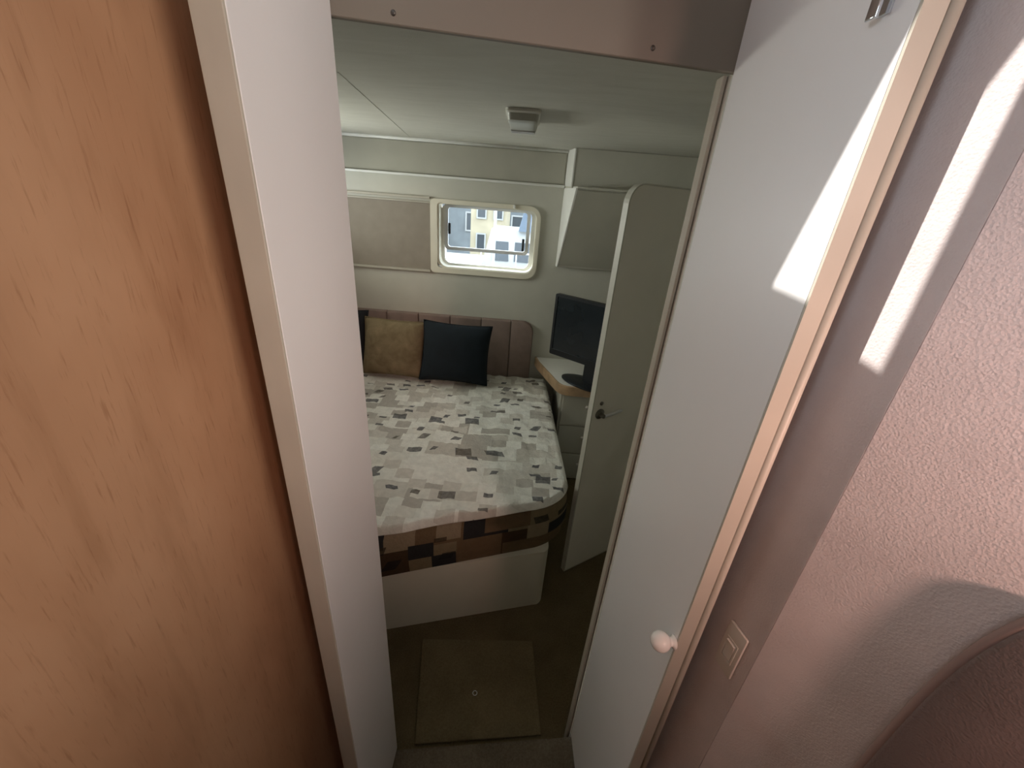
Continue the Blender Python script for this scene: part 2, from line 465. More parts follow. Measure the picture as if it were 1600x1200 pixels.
# unseen saloon roof; its hatch hole is made up, shaped to cast the sun patches
RZ = 0.50
def sun_to_roof(p):
    p = Vector(p); u = (RZ - p.z) / 0.79
    return Vector((p.x - u, p.y - TY * u, RZ))
DF = Vector((0.342, 0.486))                                # free edge of the right door leaf, inner corner
hatch = [sun_to_roof((0.3353, 0.561, -0.086)), sun_to_roof((0.4245, 0.4455, -0.158)), sun_to_roof((0.4245, 0.4445, 0.20)), sun_to_roof((DF.x, DF.y, 0.180))]
bm = nb()
outer = [(-1.7, -1.75), (1.7, -1.75), (1.7, 1.10), (-1.7, 1.10)]
ov = [bm.verts.new((x, y, RZ)) for x, y in outer]; hv = [bm.verts.new(p) for p in hatch]
es = [bm.edges.new((ov[i], ov[(i + 1) % 4])) for i in range(4)] + [bm.edges.new((hv[i], hv[(i + 1) % len(hv)])) for i in range(len(hv))]
bmesh.ops.triangle_fill(bm, use_beauty=True, use_dissolve=False, edges=es)
r = bmesh.ops.extrude_face_region(bm, geom=bm.faces[:])
bmesh.ops.translate(bm, vec=(0, 0, 0.006), verts=[g for g in r['geom'] if isinstance(g, bmesh.types.BMVert)])
bmesh.ops.recalc_face_normals(bm, faces=bm.faces)
struct('ceiling_saloon', bm, M['roof_liner'])
struct('wall_light_stop', box(nb(), (-1.6, 1.06, CEIL + 0.026), (1.7, 1.10, RZ)), M['roof_liner'])  # added out of view to stop light leaking above the cabin ceiling

# left timber wall and right vinyl wall
wy0, wx0 = 0.735, -0.412
wlf = sroot('wall_left', (-0.47, 0.4, TREAD), 'varnished light brown timber wall at the left edge')
def lw(y): return wx0 + (-0.62 - wx0) * (wy0 - y) / (wy0 + 1.75)
for y0, y1, z0, z1 in ((-0.10, wy0, TREAD, RZ - 0.01), (-1.75, -1.00, TREAD, RZ - 0.01), (-1.00, -0.10, TREAD, 0.09), (-1.00, -0.10, 0.47, RZ - 0.01)):  # gap in the unseen stretch is made up to let the port fill through
    obj('timber_panel', prism(nb(), [(lw(y1), y1, z0), (lw(y0), y0, z0), (lw(y0) - 0.03, y0, z0), (lw(y1) - 0.03, y1, z0)], (0, 0, z1 - z0)), M['wood'], wlf)

P0 = Vector((0.430, 0.500)) * 0.965; DA = Vector((0.25, -1.0)).normalized()
FOLD = Vector((0.446, 0.437)) * 0.965; DB = Vector((0.72, -1.0)).normalized()
NB_ = Vector((-DB.y, DB.x)) * -1                     # inward normal of the aft panel
wr = sroot('wall_right', (0.47, 0.45, TREAD), 'pebbled vinyl covered wall at the right')
ext = P0 - DA * 0.32
b = prism(nb(), [(ext.x, ext.y, TREAD), (FOLD.x, FOLD.y, TREAD), (FOLD.x + 0.03, FOLD.y, TREAD), (ext.x + 0.03, ext.y, TREAD)], (0, 0, RZ - TREAD - 0.01))
obj('vinyl_panel', b, M['vinyl_grey'], wr, label='narrow vinyl panel in shade beside the door')
e2 = FOLD + DB * 0.62
b = prism(nb(), [(FOLD.x + 0.0005, FOLD.y - 0.0008, TREAD), (e2.x, e2.y, TREAD), (e2.x + 0.03, e2.y, TREAD), (FOLD.x + 0.03, FOLD.y, TREAD)], (0, 0, RZ - TREAD - 0.01))
obj('vinyl_panel', b, M['vinyl_grey'], wr)

b = prism(nb(), [(-0.64, -1.70, TREAD), (1.7, -1.70, TREAD), (1.7, -1.75, TREAD), (-0.64, -1.75, TREAD)], (0, 0, RZ - TREAD - 0.01))
b.free()
struct('wall_saloon_back', box(nb(), (-0.64, -1.75, TREAD), (1.7, -1.71, RZ - 0.01)), M['saloon'])
wsb = sroot('wall_aft_light_mask', (0.9, -1.05, TREAD))  # added unseen board; its slot trims the beam of the aft lamp
for x0, x1, z0, z1 in ((0.60, 1.13, TREAD, 0.28), (0.60, 0.81, 0.28, RZ - 0.01), (1.08, 1.13, 0.28, RZ - 0.01), (0.81, 1.08, 0.385, RZ - 0.01)):
    obj('wall_panel', box(nb(), (x0, -1.07, z0), (x1, -1.05, z1)), M['saloon'], wsb)
wsr = sroot('wall_saloon_right', (1.2, -0.9, TREAD))
q0_ = e2; q1_ = Vector((1.42, -1.69))
qa = q0_.lerp(q1_, 0.12); qb = q0_.lerp(q1_, 0.92)
for A_, B_, z0, z1 in ((q0_, q1_, TREAD, 0.02), (q0_, qa, 0.02, RZ - 0.01), (qb, q1_, 0.02, RZ - 0.01), (qa, qb, 0.47, RZ - 0.01)):
    obj('wall_panel', prism(nb(), [(A_.x, A_.y, z0), (B_.x, B_.y, z0), (B_.x + 0.03, B_.y + 0.01, z0), (A_.x + 0.03, A_.y + 0.01, z0)], (0, 0, z1 - z0)), M['saloon'], wsr)

# ------------------------------------------------------------------ doors
# right leaf, open towards us
DH = Vector((0.327, 0.838)); dd = (DF - DH).normalized(); dn = Vector((-dd.y, dd.x)) * -1
if dn.x > 0: dn = -dn                                      # faces the aisle
out = -dn
def dp(along, depth, z): q = DH + dd * along + out * depth; return Vector((q.x, q.y, z))
Wd = (DF - DH).length
d1 = sroot('door_1', (DH.x, DH.y, TREAD), 'open white cabin door leaf on the right with white knob near its edge')
def dslab(a0, a1, e0, e1, z0, z1, bev=0.0, seg=2):
    return prism(nb(), [dp(a0, e0, z0), dp(a1, e0, z0), dp(a1, e1, z0), dp(a0, e1, z0)], (0, 0, z1 - z0)) if not bev else None
obj('door_panel', dslab(0.0, Wd - 0.004, 0.0, 0.028, TREAD + 0.008, 0.32), M['door_white'], d1)
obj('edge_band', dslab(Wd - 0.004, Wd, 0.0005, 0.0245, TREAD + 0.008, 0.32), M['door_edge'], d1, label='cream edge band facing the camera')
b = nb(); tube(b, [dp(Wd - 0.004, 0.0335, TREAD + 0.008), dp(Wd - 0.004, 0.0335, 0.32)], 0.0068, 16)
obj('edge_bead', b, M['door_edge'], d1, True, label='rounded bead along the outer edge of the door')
# porcelain knob
k = ray(1030, 1000)
def on_door(px, py, depth=0.0):
    q = ray(px, py); o0 = DH + out * depth
    tt = (o0.x * dn.x + o0.y * dn.y) / (q.x * dn.x + q.y * dn.y)
    return q * tt
kp = on_door(1054, 1003)
b = lathe(nb(), kp, (dn.x, dn.y, 0), [(0.0125, 0), (0.0125, 0.003), (0.0085, 0.005), (0.0085, 0.010)] + [(0.0185 * math.sin(math.radians(q)), 0.0265 - 0.0185 * math.cos(math.radians(q))) for q in range(28, 181, 12)] + [(0, 0.045)], 28)
obj('door_knob', b, M['knob'], d1, True, label='white porcelain knob')
hp = on_door(1379, 33); hn = Vector((dn.x, dn.y, 0)); hdir = Vector((dd.x, dd.y, 0))
hk = obj('coat_hook', prism(nb(), [hp - hdir * 0.008 + Vector((0, 0, 0.004)), hp + hdir * 0.008 + Vector((0, 0, 0.004)), hp + hdir * 0.008 + Vector((0, 0, 0.08)), hp - hdir * 0.008 + Vector((0, 0, 0.08))], hn * 0.003, 0.001, 2), M['chrome'], d1, label='chrome hook near the top of the door')
b = prism(nb(), [hp + hn * 0.010 - hdir * 0.007, hp + hn * 0.010 + hdir * 0.007, hp + hn * 0.010 + hdir * 0.007 + Vector((0, 0, 0.07)), hp + hn * 0.010 - hdir * 0.007 + Vector((0, 0, 0.07))], hn * 0.004, 0.0015, 3)
obj('hook_arm', b, M['chrome'], hk, 40)
b = box(nb(), (0, 0, 0), (0.001, 0.001, 0.001)); b.free()
b = prism(nb(), [hp - hdir * 0.005 + Vector((0, 0, 0.055)), hp + hdir * 0.005 + Vector((0, 0, 0.055)), hp + hdir * 0.005 + Vector((0, 0, 0.065)), hp - hdir * 0.005 + Vector((0, 0, 0.065))], hn * 0.012)
obj('hook_post', b, M['chrome'], hk)

# left leaf, open towards us
d2 = sroot('door_2', (-0.326, 0.63, TREAD), 'open white cabin door leaf on the left with tan edge')
obj('door_panel', box(nb(), (-0.3435, 0.504, TREAD + 0.008), (-0.3085, 0.758, 0.32), 0.0012, 2), M['door_white'], d2)
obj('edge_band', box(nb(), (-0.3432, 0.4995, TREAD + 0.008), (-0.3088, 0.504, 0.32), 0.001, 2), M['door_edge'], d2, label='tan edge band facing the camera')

# door of the neighbouring compartment, swung into the cabin
a = Vector((0.377, 1.64)); e = Vector((0.78, 0.50)).normalized(); nrm = Vector((e.y, -e.x))
d3 = sroot('door_3', (a.x, a.y, FLOOR + 0.02), 'half open cream door with rounded top corner beside the bed')
ol = rrect(0.0, 0.62, -1.895, 0.080, (0.002, 0.05, 0.07, 0.07), 7)
def d3p(u, z, dep): q = a + e * u - nrm * dep; return Vector((q.x, q.y, z))
b = prism(nb(), [d3p(u, v, 0.0) for u, v in ol], Vector((-nrm.x, -nrm.y, 0)) * 0.026)
obj('door_panel', b, M['cabin_door'], d3)
inn = rrect(0.004, 0.616, -1.891, 0.076, (0.002, 0.046, 0.066, 0.066), 7)
b = ring(nb(), [(u, v) for u, v in rrect(-0.002, 0.622, -1.897, 0.082, (0.002, 0.052, 0.072, 0.072), 7)], inn, -0.001, 0.027, lambda u, v, y: d3p(u, v, y))
obj('edge_moulding', b, M['cabin_wall'], d3, label='pale moulding round the door edge')
lp = d3p(0.055, 0, 0); zl = -0.528 * 1.68
hl = obj('lever_handle', lathe(nb(), d3p(0.050, zl, 0), (nrm.x, nrm.y, 0), [(0.026, 0), (0.026, 0.004), (0.020, 0.007), (0.011, 0.010), (0.010, 0.030), (0.008, 0.034), (0, 0.036)], 20), M['dark_metal'], d3, 50, label='tarnished lever handle')
ax = Vector((nrm.x, nrm.y, 0)); ex = Vector((e.x, e.y, 0))
q0 = d3p(0.050, zl, 0) + ax * 0.028
b = nb(); tube(b, [q0, q0 + ex * 0.03, q0 + ex * 0.065 + Vector((0, 0, 0.002)), q0 + ex * 0.10 + Vector((0, 0, 0.006)), q0 + ex * 0.112 + Vector((0, 0, 0.008))], 0.0075, 10)
obj('lever', b, M['alu'], hl, True)
b = lathe(nb(), d3p(0.050, zl + 0.055, 0), (nrm.x, nrm.y, 0), [(0.010, 0), (0.010, 0.004), (0.006, 0.006), (0, 0.007)], 14)
obj('key_cover', b, M['dark_metal'], hl, True)

# ------------------------------------------------------------------ window in the far wall
w1 = sroot('window_1', (-0.3, DY, WZ0), 'long cream framed cabin window, its right end open to daylight')
f1 = lambda u, v, y: (u, y, v)
oo = rrect(WX0, WX1, WZ0, WZ1, (0.03, 0.085, 0.085, 0.03), 8)
ii = rrect(OX0 - 0.004, OX1, OZ0, OZ1, (0.02, 0.07, 0.07, 0.02), 8)
b = ring(nb(), oo, ii, DY - 0.024, DY + 0.001, f1)
obj('outer_frame', b, M['cream'], w1, 40)
b = ring(nb(), rrect(OX0 - 0.012, OX1 + 0.004, OZ0 - 0.004, OZ1 + 0.004, (0.07, 0.07, 0.06, 0.012), 8), rrect(OX0 + 0.008, OX1 - 0.006, OZ0 + 0.006, OZ1 - 0.006, (0.062, 0.062, 0.05, 0.008), 8), DY - 0.012, DY + 0.10, f1)
obj('deep_surround', b, M['cream'], w1, 40)
b = ring(nb(), rrect(OX0 + 0.004, OX1 - 0.004, OZ0 + 0.004, OZ1 - 0.004, 0.055, 8), rrect(OX0 + 0.030, OX1 - 0.035, OZ0 + 0.020, OZ1 - 0.014, 0.045, 8), DY + 0.085, DY + 0.11, f1)
obj('inner_frame', b, M['rail'], w1, 40)
mz = OZ0 + 0.115
sash = obj('hopper_sash', ring(nb(), rrect(OX0 + 0.032, OX1 - 0.045, mz, OZ1 - 0.012, 0.03, 6), rrect(OX0 + 0.055, OX1 - 0.068, mz + 0.022, OZ1 - 0.026, 0.02, 6), DY + 0.07, DY + 0.095, f1), M['alu'], w1, 40, label='silver framed opening pane')
obj('glass_pane', box(nb(), (OX0 + 0.04, DY + 0.088, OZ0 + 0.02), (OX1 - 0.04, DY + 0.091, OZ1 - 0.014)), M['glass'], w1)
for u, v, hgt in ((OX0 + 0.068, mz + 0.11, 0.075), (OX1 - 0.085, mz + 0.03, 0.085)):
    b = box(nb(), (u - 0.009, DY + 0.050, v), (u + 0.009, DY + 0.070, v + hgt), 0.004, 2)
    obj('latch', b, M['black_rubber'], sash)
obj('upper_track', box(nb(), (-1.52, DY - 0.026, -0.052), (-0.653, DY, -0.036), 0.003, 2), M['track'], w1)
obj('upper_guide', box(nb(), (-1.52, DY - 0.020, -0.078), (-0.653, DY, -0.068), 0.003, 2), M['track'], w1)
obj('lower_track', box(nb(), (-1.52, DY - 0.026, -0.535), (-0.653, DY, -0.519), 0.003, 2), M['track'], w1)
obj('sliding_shade', box(nb(), (-1.50, DY - 0.014, -0.518), (-0.656, DY - 0.004, -0.079)), M['shade'], w1, label='taupe sliding shade left of the open window')
obj('track_stop', box(nb(), (-0.085, DY - 0.038, -0.070), (-0.070, DY - 0.022, -0.046), 0.002, 1), M['rail'], w1)

# ------------------------------------------------------------------ bed
MT, MB = -1.315, -1.555
FR = Vector((0.330, 1.525)); FLx = -1.50
sl = 0.345
def footy(x): return FR.y + sl * (x - FR.x)
# base
bx = 0.245; by = 1.455
def basey(x): return by + 0.27 * (x - bx)
pts = [(-1.52, DY - 0.06), (-1.52, basey(-1.52)), (bx - 0.05, basey(bx - 0.05))]
for k_ in range(1, 7):
    a_ = math.radians(-75 + 75 * k_ / 6.0)
    pts.append((bx - 0.05 + 0.05 * math.cos(a_), basey(bx) + 0.036 + 0.05 * math.sin(a_)))
pts += [(bx, DY - 0.06)]
b = prism(nb(), [(x, y, FLOOR) for x, y in pts], (0, 0, MB - FLOOR))
tag(obj('bed_base', b, M['laminate'], None, 30), 'plain cream boxed bed base standing on the brown carpet', 'bed base')

def soft_slab(bm, top, bot, corner, ctr, nu=64, nv=64, rise=None, rnd=0.03, push=None, hollow=None):
    """thick quad slab with rounded corners and edges. corner(u,v) -> plan point for u,v in 0..1"""
    def plan(u, v): return corner(u, v)
    g = []
    for j in range(nv + 1):
        row = []
        for i in range(nu + 1):
            u = i / nu; v = j / nv
            p = plan(u, v)
            dz = rise(p, u, v) if rise else 0.0
            ed = min(u * ctr[0], (1 - u) * ctr[0], v * ctr[1], (1 - v) * ctr[1])
            k = max(0.0, 1 - ed / rnd)
            row.append(bm.verts.new((p.x, p.y, top + dz * (1 - 0.6 * k) - rnd * (1 - math.sqrt(max(0, 1 - k * k))) * 0.9)))
        g.append(row)
    for j in range(nv):
        for i in range(nu):
            bm.faces.new((g[j][i], g[j][i + 1], g[j + 1][i + 1], g[j + 1][i]))
    per = [g[0][i] for i in range(nu)] + [g[j][nu] for j in range(nv)] + [g[nv][i] for i in range(nu, 0, -1)] + [g[j][0] for j in range(nv, 0, -1)]
    prev = per
    steps = 4
    for s_ in range(1, steps + 1):
        f = s_ / steps
        new = []
        for q in per:
            z = q.co.z + (bot - q.co.z) * f
            bul = (push or 0.0) * math.sin(math.pi * f)
            c = Vector((q.co.x - CX, q.co.y - CY, 0)).normalized() * bul
            new.append(bm.verts.new((q.co.x + c.x, q.co.y + c.y, z)))
        n = len(per)
        for i in range(n): bm.faces.new((prev[i], prev[(i + 1) % n], new[(i + 1) % n], new[i]))
        prev = new
    if hollow:
        n = len(per)
        for dz_ in (bot, hollow):
            new = []
            for q in per:
                c = Vector((CX - q.co.x, CY - q.co.y, 0)).normalized() * 0.012
                new.append(bm.verts.new((q.co.x + c.x, q.co.y + c.y, dz_)))
            for i in range(n): bm.faces.new((prev[i], prev[(i + 1) % n], new[(i + 1) % n], new[i]))
            prev = new
    bm.faces.new(prev)
    bmesh.ops.recalc_face_normals(bm, faces=bm.faces)
    return bm
CX, CY = -0.45, 2.1
def bedmap(inset, rc):
    c00 = Vector((FLx, footy(FLx) + inset)); c10 = Vector((FR.x - inset, FR.y + inset * 1.1))
    c11 = Vector((0.262 - inset * 0.5, DY - 0.062)); c01 = Vector((FLx, DY - 0.062))
    def f(u, v):
        p = (c00 * (1 - u) + c10 * u) * (1 - v) + (c01 * (1 - u) + c11 * u) * v
        # round the free corner at the foot
        lu = (1 - u) * 1.5; lv = v * 1.45
        if lu < rc and lv < rc:
            x = rc - lu; y = rc - lv; m = max(x, y); h = math.hypot(x, y)
            if h > 0:
                k = m / h
                nu_, nv_ = x * k, y * k
                du, dv = (x - nu_) / 1.5, (y - nv_) / 1.45
                u2, v2 = u - du, v + dv
                p = (c00 * (1 - u2) + c10 * u2) * (1 - v2) + (c01 * (1 - u2) + c11 * u2) * v2
        return p
    return f
b = soft_slab(nb(), MT - 0.002, MB + 0.001, bedmap(0.0, 0.14), (1.5, 1.45), 60, 50, None, 0.03, 0.012)
tag(obj('mattress', b, M['ticking'], None, 50), 'mattress in dark brown patchwork cover on the cream bed base', 'mattress')

def wrinkle(p, u, v):
    q = Vector((p.x * 5.0, p.y * 5.0, 0.3)); q2 = Vector((p.x * 15 + p.y * 6, p.y * 9, 1.7)); q3 = Vector((p.x * 34, p.y * 30, 4.0))
    h = 0.010 * noise.noise(q) + 0.010 * noise.noise(q2) + 0.007 * noise.noise(q3)
    quilt = 0.004 * (abs(math.sin(p.x * 24)) * abs(math.sin(p.y * 24))) ** 0.5
    return h + quilt + 0.008
def quiltmap():
    f0 = bedmap(0.002, 0.15)
    def f(u, v):
        p = f0(u, v)
        if v < 0.12:
            p = p + Vector((0, 0.010 * noise.noise(Vector((p.x * 6, 3.1, 0))) * (1 - v / 0.12)))
        return p
    return f
b = soft_slab(nb(), MT + 0.022, MT + 0.0005, quiltmap(), (1.5, 1.45), 120, 110, wrinkle, 0.02, 0.004)
tag(obj('quilt', b, M['quilt'], None, True), 'cream grey patchwork quilt with dark rectangles spread over the mattress', 'quilt')

# headboard: upright padded channels
hb = thing('headboard', 'mauve brown channelled headboard with rounded corner against the far wall', 'headboard', (-0.5, DY - 0.03, -1.555))
edges = [-1.46, -1.22, -0.985, -0.745, -0.505, -0.268, -0.043, 0.130]
HT = -0.845
for i in range(len(edges) - 1):
    x0, x1 = edges[i] + 0.0012, edges[i + 1] - 0.0012
    last = i == len(edges) - 2
    o_ = rrect(x0, x1, MB + 0.006, HT, (0.002, 0.002, 0.085 if last else 0.004, 0.004), 6)
    loops = []
    cx = (x0 + x1) / 2; cz = (MB + HT) / 2
    for dep, ins in ((0.0, 0.0), (0.034, 0.0), (0.042, 0.003), (0.045, 0.010)):
        loops.append([(cx + (u - cx) * (1 - ins / (x1 - x0) * 2), DY - 0.004 - dep, cz + (v - cz) * (1 - ins * 2 / (HT - MB))) for u, v in o_])
    obj('padded_panel', loft(nb(), loops), M['headboard'], hb, 40)

# ------------------------------------------------------------------ cushions
def cushion(name, w, h, th, mat, ctr, lean, yaw, roll, label, seed, pinch=0.07, n=26):
    bm = nb()
    R = Matrix.Rotation(yaw, 3, 'Z') @ Matrix.Rotation(lean, 3, 'X') @ Matrix.Rotation(roll, 3, 'Y')
    def pt(i, j, sd):
        u = -1 + 2 * i / n; v = -1 + 2 * j / n
        k = max(0.0, (1 - abs(u) ** 2.6)) * max(0.0, (1 - abs(v) ** 2.6))
        t_ = th * 0.5 * k ** 0.55
        x = u * w / 2 * (1 - pinch * (1 - v * v) * u * u)
        z = v * h / 2 * (1 - pinch * (1 - u * u) * v * v)
        wr_ = 0.006 * noise.noise(Vector((u * 2.2 + seed, v * 2.2, sd * 3.0))) + 0.003 * noise.noise(Vector((u * 6 + seed, v * 6, sd)))
        return R @ Vector((x, sd * (t_ + wr_ * k), z)) + Vector(ctr)
    fr = [[bm.verts.new(pt(i, j, -1)) for i in range(n + 1)] for j in range(n + 1)]
    bk = [[fr[j][i] if (i in (0, n) or j in (0, n)) else bm.verts.new(pt(i, j, 1)) for i in range(n + 1)] for j in range(n + 1)]
    for j in range(n):
        for i in range(n):
            bm.faces.new((fr[j][i], fr[j][i + 1], fr[j + 1][i + 1], fr[j + 1][i]))
            q = (bk[j][i], bk[j + 1][i], bk[j + 1][i + 1], bk[j][i + 1])
            if len(set(q)) == 4:
                try: bm.faces.new(q)
                except ValueError: pass
    bmesh.ops.recalc_face_normals(bm, faces=bm.faces)
    seam = [pt(i, 0, 1) for i in range(n)] + [pt(n, j, 1) for j in range(n)] + [pt(i, n, 1) for i in range(n, 0, -1)] + [pt(0, j, 1) for j in range(n, 0, -1)]
    lowz = min(v.co.z for v in bm.verts)
    rt = thing(name, label, 'cushion', (ctr[0], ctr[1], lowz), 'scatter cushions against the headboard')
    obj('cover', bm, mat, rt, True)
    bm2 = nb(); tube(bm2, seam, 0.0042, 6, True)
    obj('seam_cord', bm2, mat, rt, True)
    return rt
cushion('cushion', 0.495, 0.432, 0.16, M['navy'], (-0.425, 2.735, -1.052), math.radians(-19), 0.03, math.radians(2.0), 'plain navy blue cushion, the frontmost, right of the tan one', 3.0)
cushion('cushion', 0.450, 0.412, 0.17, M['tan'], (-0.880, 2.765, -1.059), math.radians(-17), 0.0, math.radians(1.0), 'tan plush cushion left of the navy one', 8.0, 0.05)
cushion('cushion', 0.44, 0.44, 0.10, M['charcoal'], (-1.315, 2.83, -1.042), math.radians(-14), 0.0, 0.0, 'near black cushion mostly hidden left of the tan one', 5.0)

# ------------------------------------------------------------------ corner counter, drawers, television
CT = -1.130
def counter_outline(ins):
    return [(0.165 + ins, DY - 0.002), (0.185 + ins, 2.90), (0.300 + ins, 2.555 + ins * 0.3), (0.315 + ins, 2.520 + ins * 0.5), (0.340 + ins * 0.8, 2.492 + ins * 0.8), (0.375 + ins * 0.4, 2.476 + ins), (0.42, 2.472 + ins), (1.40, 2.472 + ins), (1.40, DY - 0.002)]
ct = thing('corner_counter', 'white corner worktop with tan timber edge under the television', 'counter', (0.8, 2.75, CT - 0.07))
obj('worktop', prism(nb(), [(x, y, CT - 0.06) for x, y in counter_outline(0.012)], (0, 0, 0.057)), M['worktop'], ct)
oo_ = counter_outline(0.0); in_ = counter_outline(0.0125)
b = nb()
path = oo_[:8]; pin = in_[:8]
rows = []
for (ox, oy), (ix, iy) in zip(path, pin):
    rows.append([b.verts.new(p) for p in ((ox, oy, CT - 0.068), (ox, oy, CT - 0.004), (ox * 0.7 + ix * 0.3, oy * 0.7 + iy * 0.3, CT), (ix, iy, CT), (ix, iy, CT - 0.068))])
for r0_, r1_ in zip(rows, rows[1:]):
    for k_ in range(5): b.faces.new((r0_[k_], r0_[(k_ + 1) % 5], r1_[(k_ + 1) % 5], r1_[k_]))
b.faces.new(rows[0]); b.faces.new(rows[-1][::-1])
bmesh.ops.recalc_face_normals(b, faces=b.faces)
obj('timber_edge', b, M['oak_edge'], ct, 35, label='tan timber edge')

cab = thing('drawer_cabinet', 'white drawer cabinet under the corner worktop beside the bed', 'cabinet', (0.8, 2.75, FLOOR))
obj('carcass', box(nb(), (0.345, 2.535, FLOOR), (1.40, DY - 0.003, CT - 0.070), 0.004, 2), M['cabin_wall'], cab)
for z0, z1 in ((-1.455, -1.215), (-1.690, -1.462), (-1.915, -1.697)):
    dr_ = obj('drawer_front', box(nb(), (0.362, 2.518, z0), (1.00, 2.534, z1), 0.004, 2), M['cabin_wall'], cab)
    b = lathe(nb(), (0.535, 2.518, z1 - 0.075), (0, -1, 0), [(0.006, 0), (0.006, 0.010), (0.013, 0.015), (0.013, 0.022), (0, 0.026)], 16)
    obj('knob', b, M['knob'], dr_, True)

tv = thing('television', 'black flat screen television standing on the corner worktop', 'television', (0.47, 2.56, CT))
TA = Vector((0.250, 2.715)); te = Vector((0.78, -0.62)).normalized(); tn = Vector((te.y, -te.x))
tilt = 0.0
def tp(u, z, dep): q = TA + te * u - tn * dep; return Vector((q.x, q.y, z))
tz0, tz1 = -0.985, -0.560
TW = 0.66
ro = rrect(0, TW, tz0, tz1, 0.010, 4)
loops = [[tp(u, v, 0.0) for u, v in ro]]
for dep, s_ in ((0.028, 1.0), (0.040, 0.94), (0.060, 0.72)):
    loops.append([tp(TW / 2 + (u - TW / 2) * s_, (tz0 + tz1) / 2 + (v - (tz0 + tz1) / 2) * s_, dep) for u, v in ro])
obj('casing', loft(nb(), loops), M['black'], tv, 35)
b = ring(nb(), ro, rrect(0.018, TW - 0.018, tz0 + 0.040, tz1 - 0.018, 0.003, 4), -0.006, 0.001, lambda u, v, y: tp(u, v, y))
obj('bezel', b, M['black'], tv)
b = prism(nb(), [tp(u, v, -0.001) for u, v in rrect(0.017, TW - 0.017, tz0 + 0.039, tz1 - 0.017, 0.003, 4)], (0.0006 * -tn.x, 0.0006 * -tn.y, 0))
obj('screen', b, M['screen'], tv)
c_ = tp(TW / 2, 0, 0.03)
b = box(nb(), (-0.05, -0.018, CT + 0.010), (0.05, 0.018, tz0 + 0.03), 0.006, 2, Matrix.Translation((c_.x, c_.y, 0)) @ Matrix.Rotation(math.atan2(te.y, te.x), 4, 'Z'))
obj('neck', b, M['black'], tv)
loops = []
for z, k_ in ((CT + 0.001, 1.0), (CT + 0.007, 1.0), (CT + 0.016, 0.86), (CT + 0.018, 0.5)):
    loops.append([tp(TW / 2 + 0.215 * k_ * math.cos(q) , z, 0.03 + 0.105 * k_ * math.sin(q)) for q in [i * 2 * math.pi / 32 for i in range(32)]])
obj('foot', loft(nb(), loops), M['black'], tv, 40)

# ------------------------------------------------------------------ overhead corner locker
lk = thing('corner_locker', 'pale overhead locker with slanting front right of the window', 'locker', (0.8, 2.88, -0.43))
zt, zm, zb = CEIL - 0.002, 0.080, -0.425
yt, ym, yb = 2.83, 2.755, 2.965
xl0, xt, xm, xb = 0.248, 0.275, 0.300, 0.252
def quad(bm, pts_, vec): return prism(bm, pts_, vec)
b = nb()                                                       # upper box
loft(b, [[(xl0, DY - 0.002, zm), (xt, yt, zm), (1.42, yt, zm), (1.42, DY - 0.002, zm)], [(xl0 + 0.004, DY - 0.002, zt), (xt, yt, zt), (1.42, yt, zt), (1.42, DY - 0.002, zt)]])
obj('upper_box', b, M['cabin_wall'], lk)
b = nb()                                                       # slanting lower box
loft(b, [[(xl0, DY - 0.002, zb), (xb, yb, zb), (1.42, yb, zb), (1.42, DY - 0.002, zb)], [(xl0, DY - 0.002, zm - 0.001), (xm, ym, zm - 0.001), (1.42, ym, zm - 0.001), (1.42, DY - 0.002, zm - 0.001)]])
obj('body', b, M['cabin_wall'], lk)
b = nb()
loft(b, [[(xb + 0.010, yb - 0.012, zb + 0.012), (1.0, yb - 0.012, zb + 0.012), (1.0, yb - 0.001, zb + 0.012), (xb + 0.010, yb - 0.001, zb + 0.012)],
         [(xm + 0.010, ym - 0.008, zm - 0.012), (1.0, ym - 0.008, zm - 0.012), (1.0, ym + 0.003, zm - 0.012), (xm + 0.010, ym + 0.003, zm - 0.012)]])
obj('locker_door', b, M['cabin_panel'], lk)
b = prism(nb(), [(xl0 - 0.002, DY - 0.003, zm - 0.001), (xm + 0.004, ym - 0.010, zm - 0.001), (1.0, ym - 0.010, zm - 0.001), (1.0, ym + 0.01, zm - 0.001), (xm + 0.02, ym + 0.01, zm - 0.001), (xl0 + 0.012, DY - 0.003, zm - 0.001)], (0, 0, 0.009))
obj('lip', b, M['cabin_wall'], lk)
b = loft(nb(), [[(xl0 - 0.004, DY - 0.003, zb), (xb - 0.002, yb - 0.006, zb), (xb + 0.004, yb - 0.006, zb), (xl0 - 0.0005, DY - 0.003, zb)],
               [(xl0 - 0.004, DY - 0.003, zm - 0.001), (xm - 0.004, ym - 0.006, zm - 0.001), (xm + 0.006, ym - 0.006, zm - 0.001), (xl0 - 0.0005, DY - 0.003, zm - 0.001)]])
obj('cheek', b, M['rail'], lk, label='cheek facing the window, whitened for the light on it')  # whiter than the locker body to show side light falling here
b = loft(nb(), [[(xl0 - 0.004, DY - 0.003, zm + 0.009), (xt - 0.004, yt - 0.004, zm + 0.009), (xt + 0.004, yt - 0.004, zm + 0.009), (xl0 - 0.0005, DY - 0.003, zm + 0.009)],
               [(xl0 - 0.002, DY - 0.003, zt), (xt - 0.004, yt - 0.004, zt), (xt + 0.004, yt - 0.004, zt), (xl0 + 0.0015, DY - 0.003, zt)]])
obj('upper_cheek', b, M['rail'], lk)  # same side light put into the colour

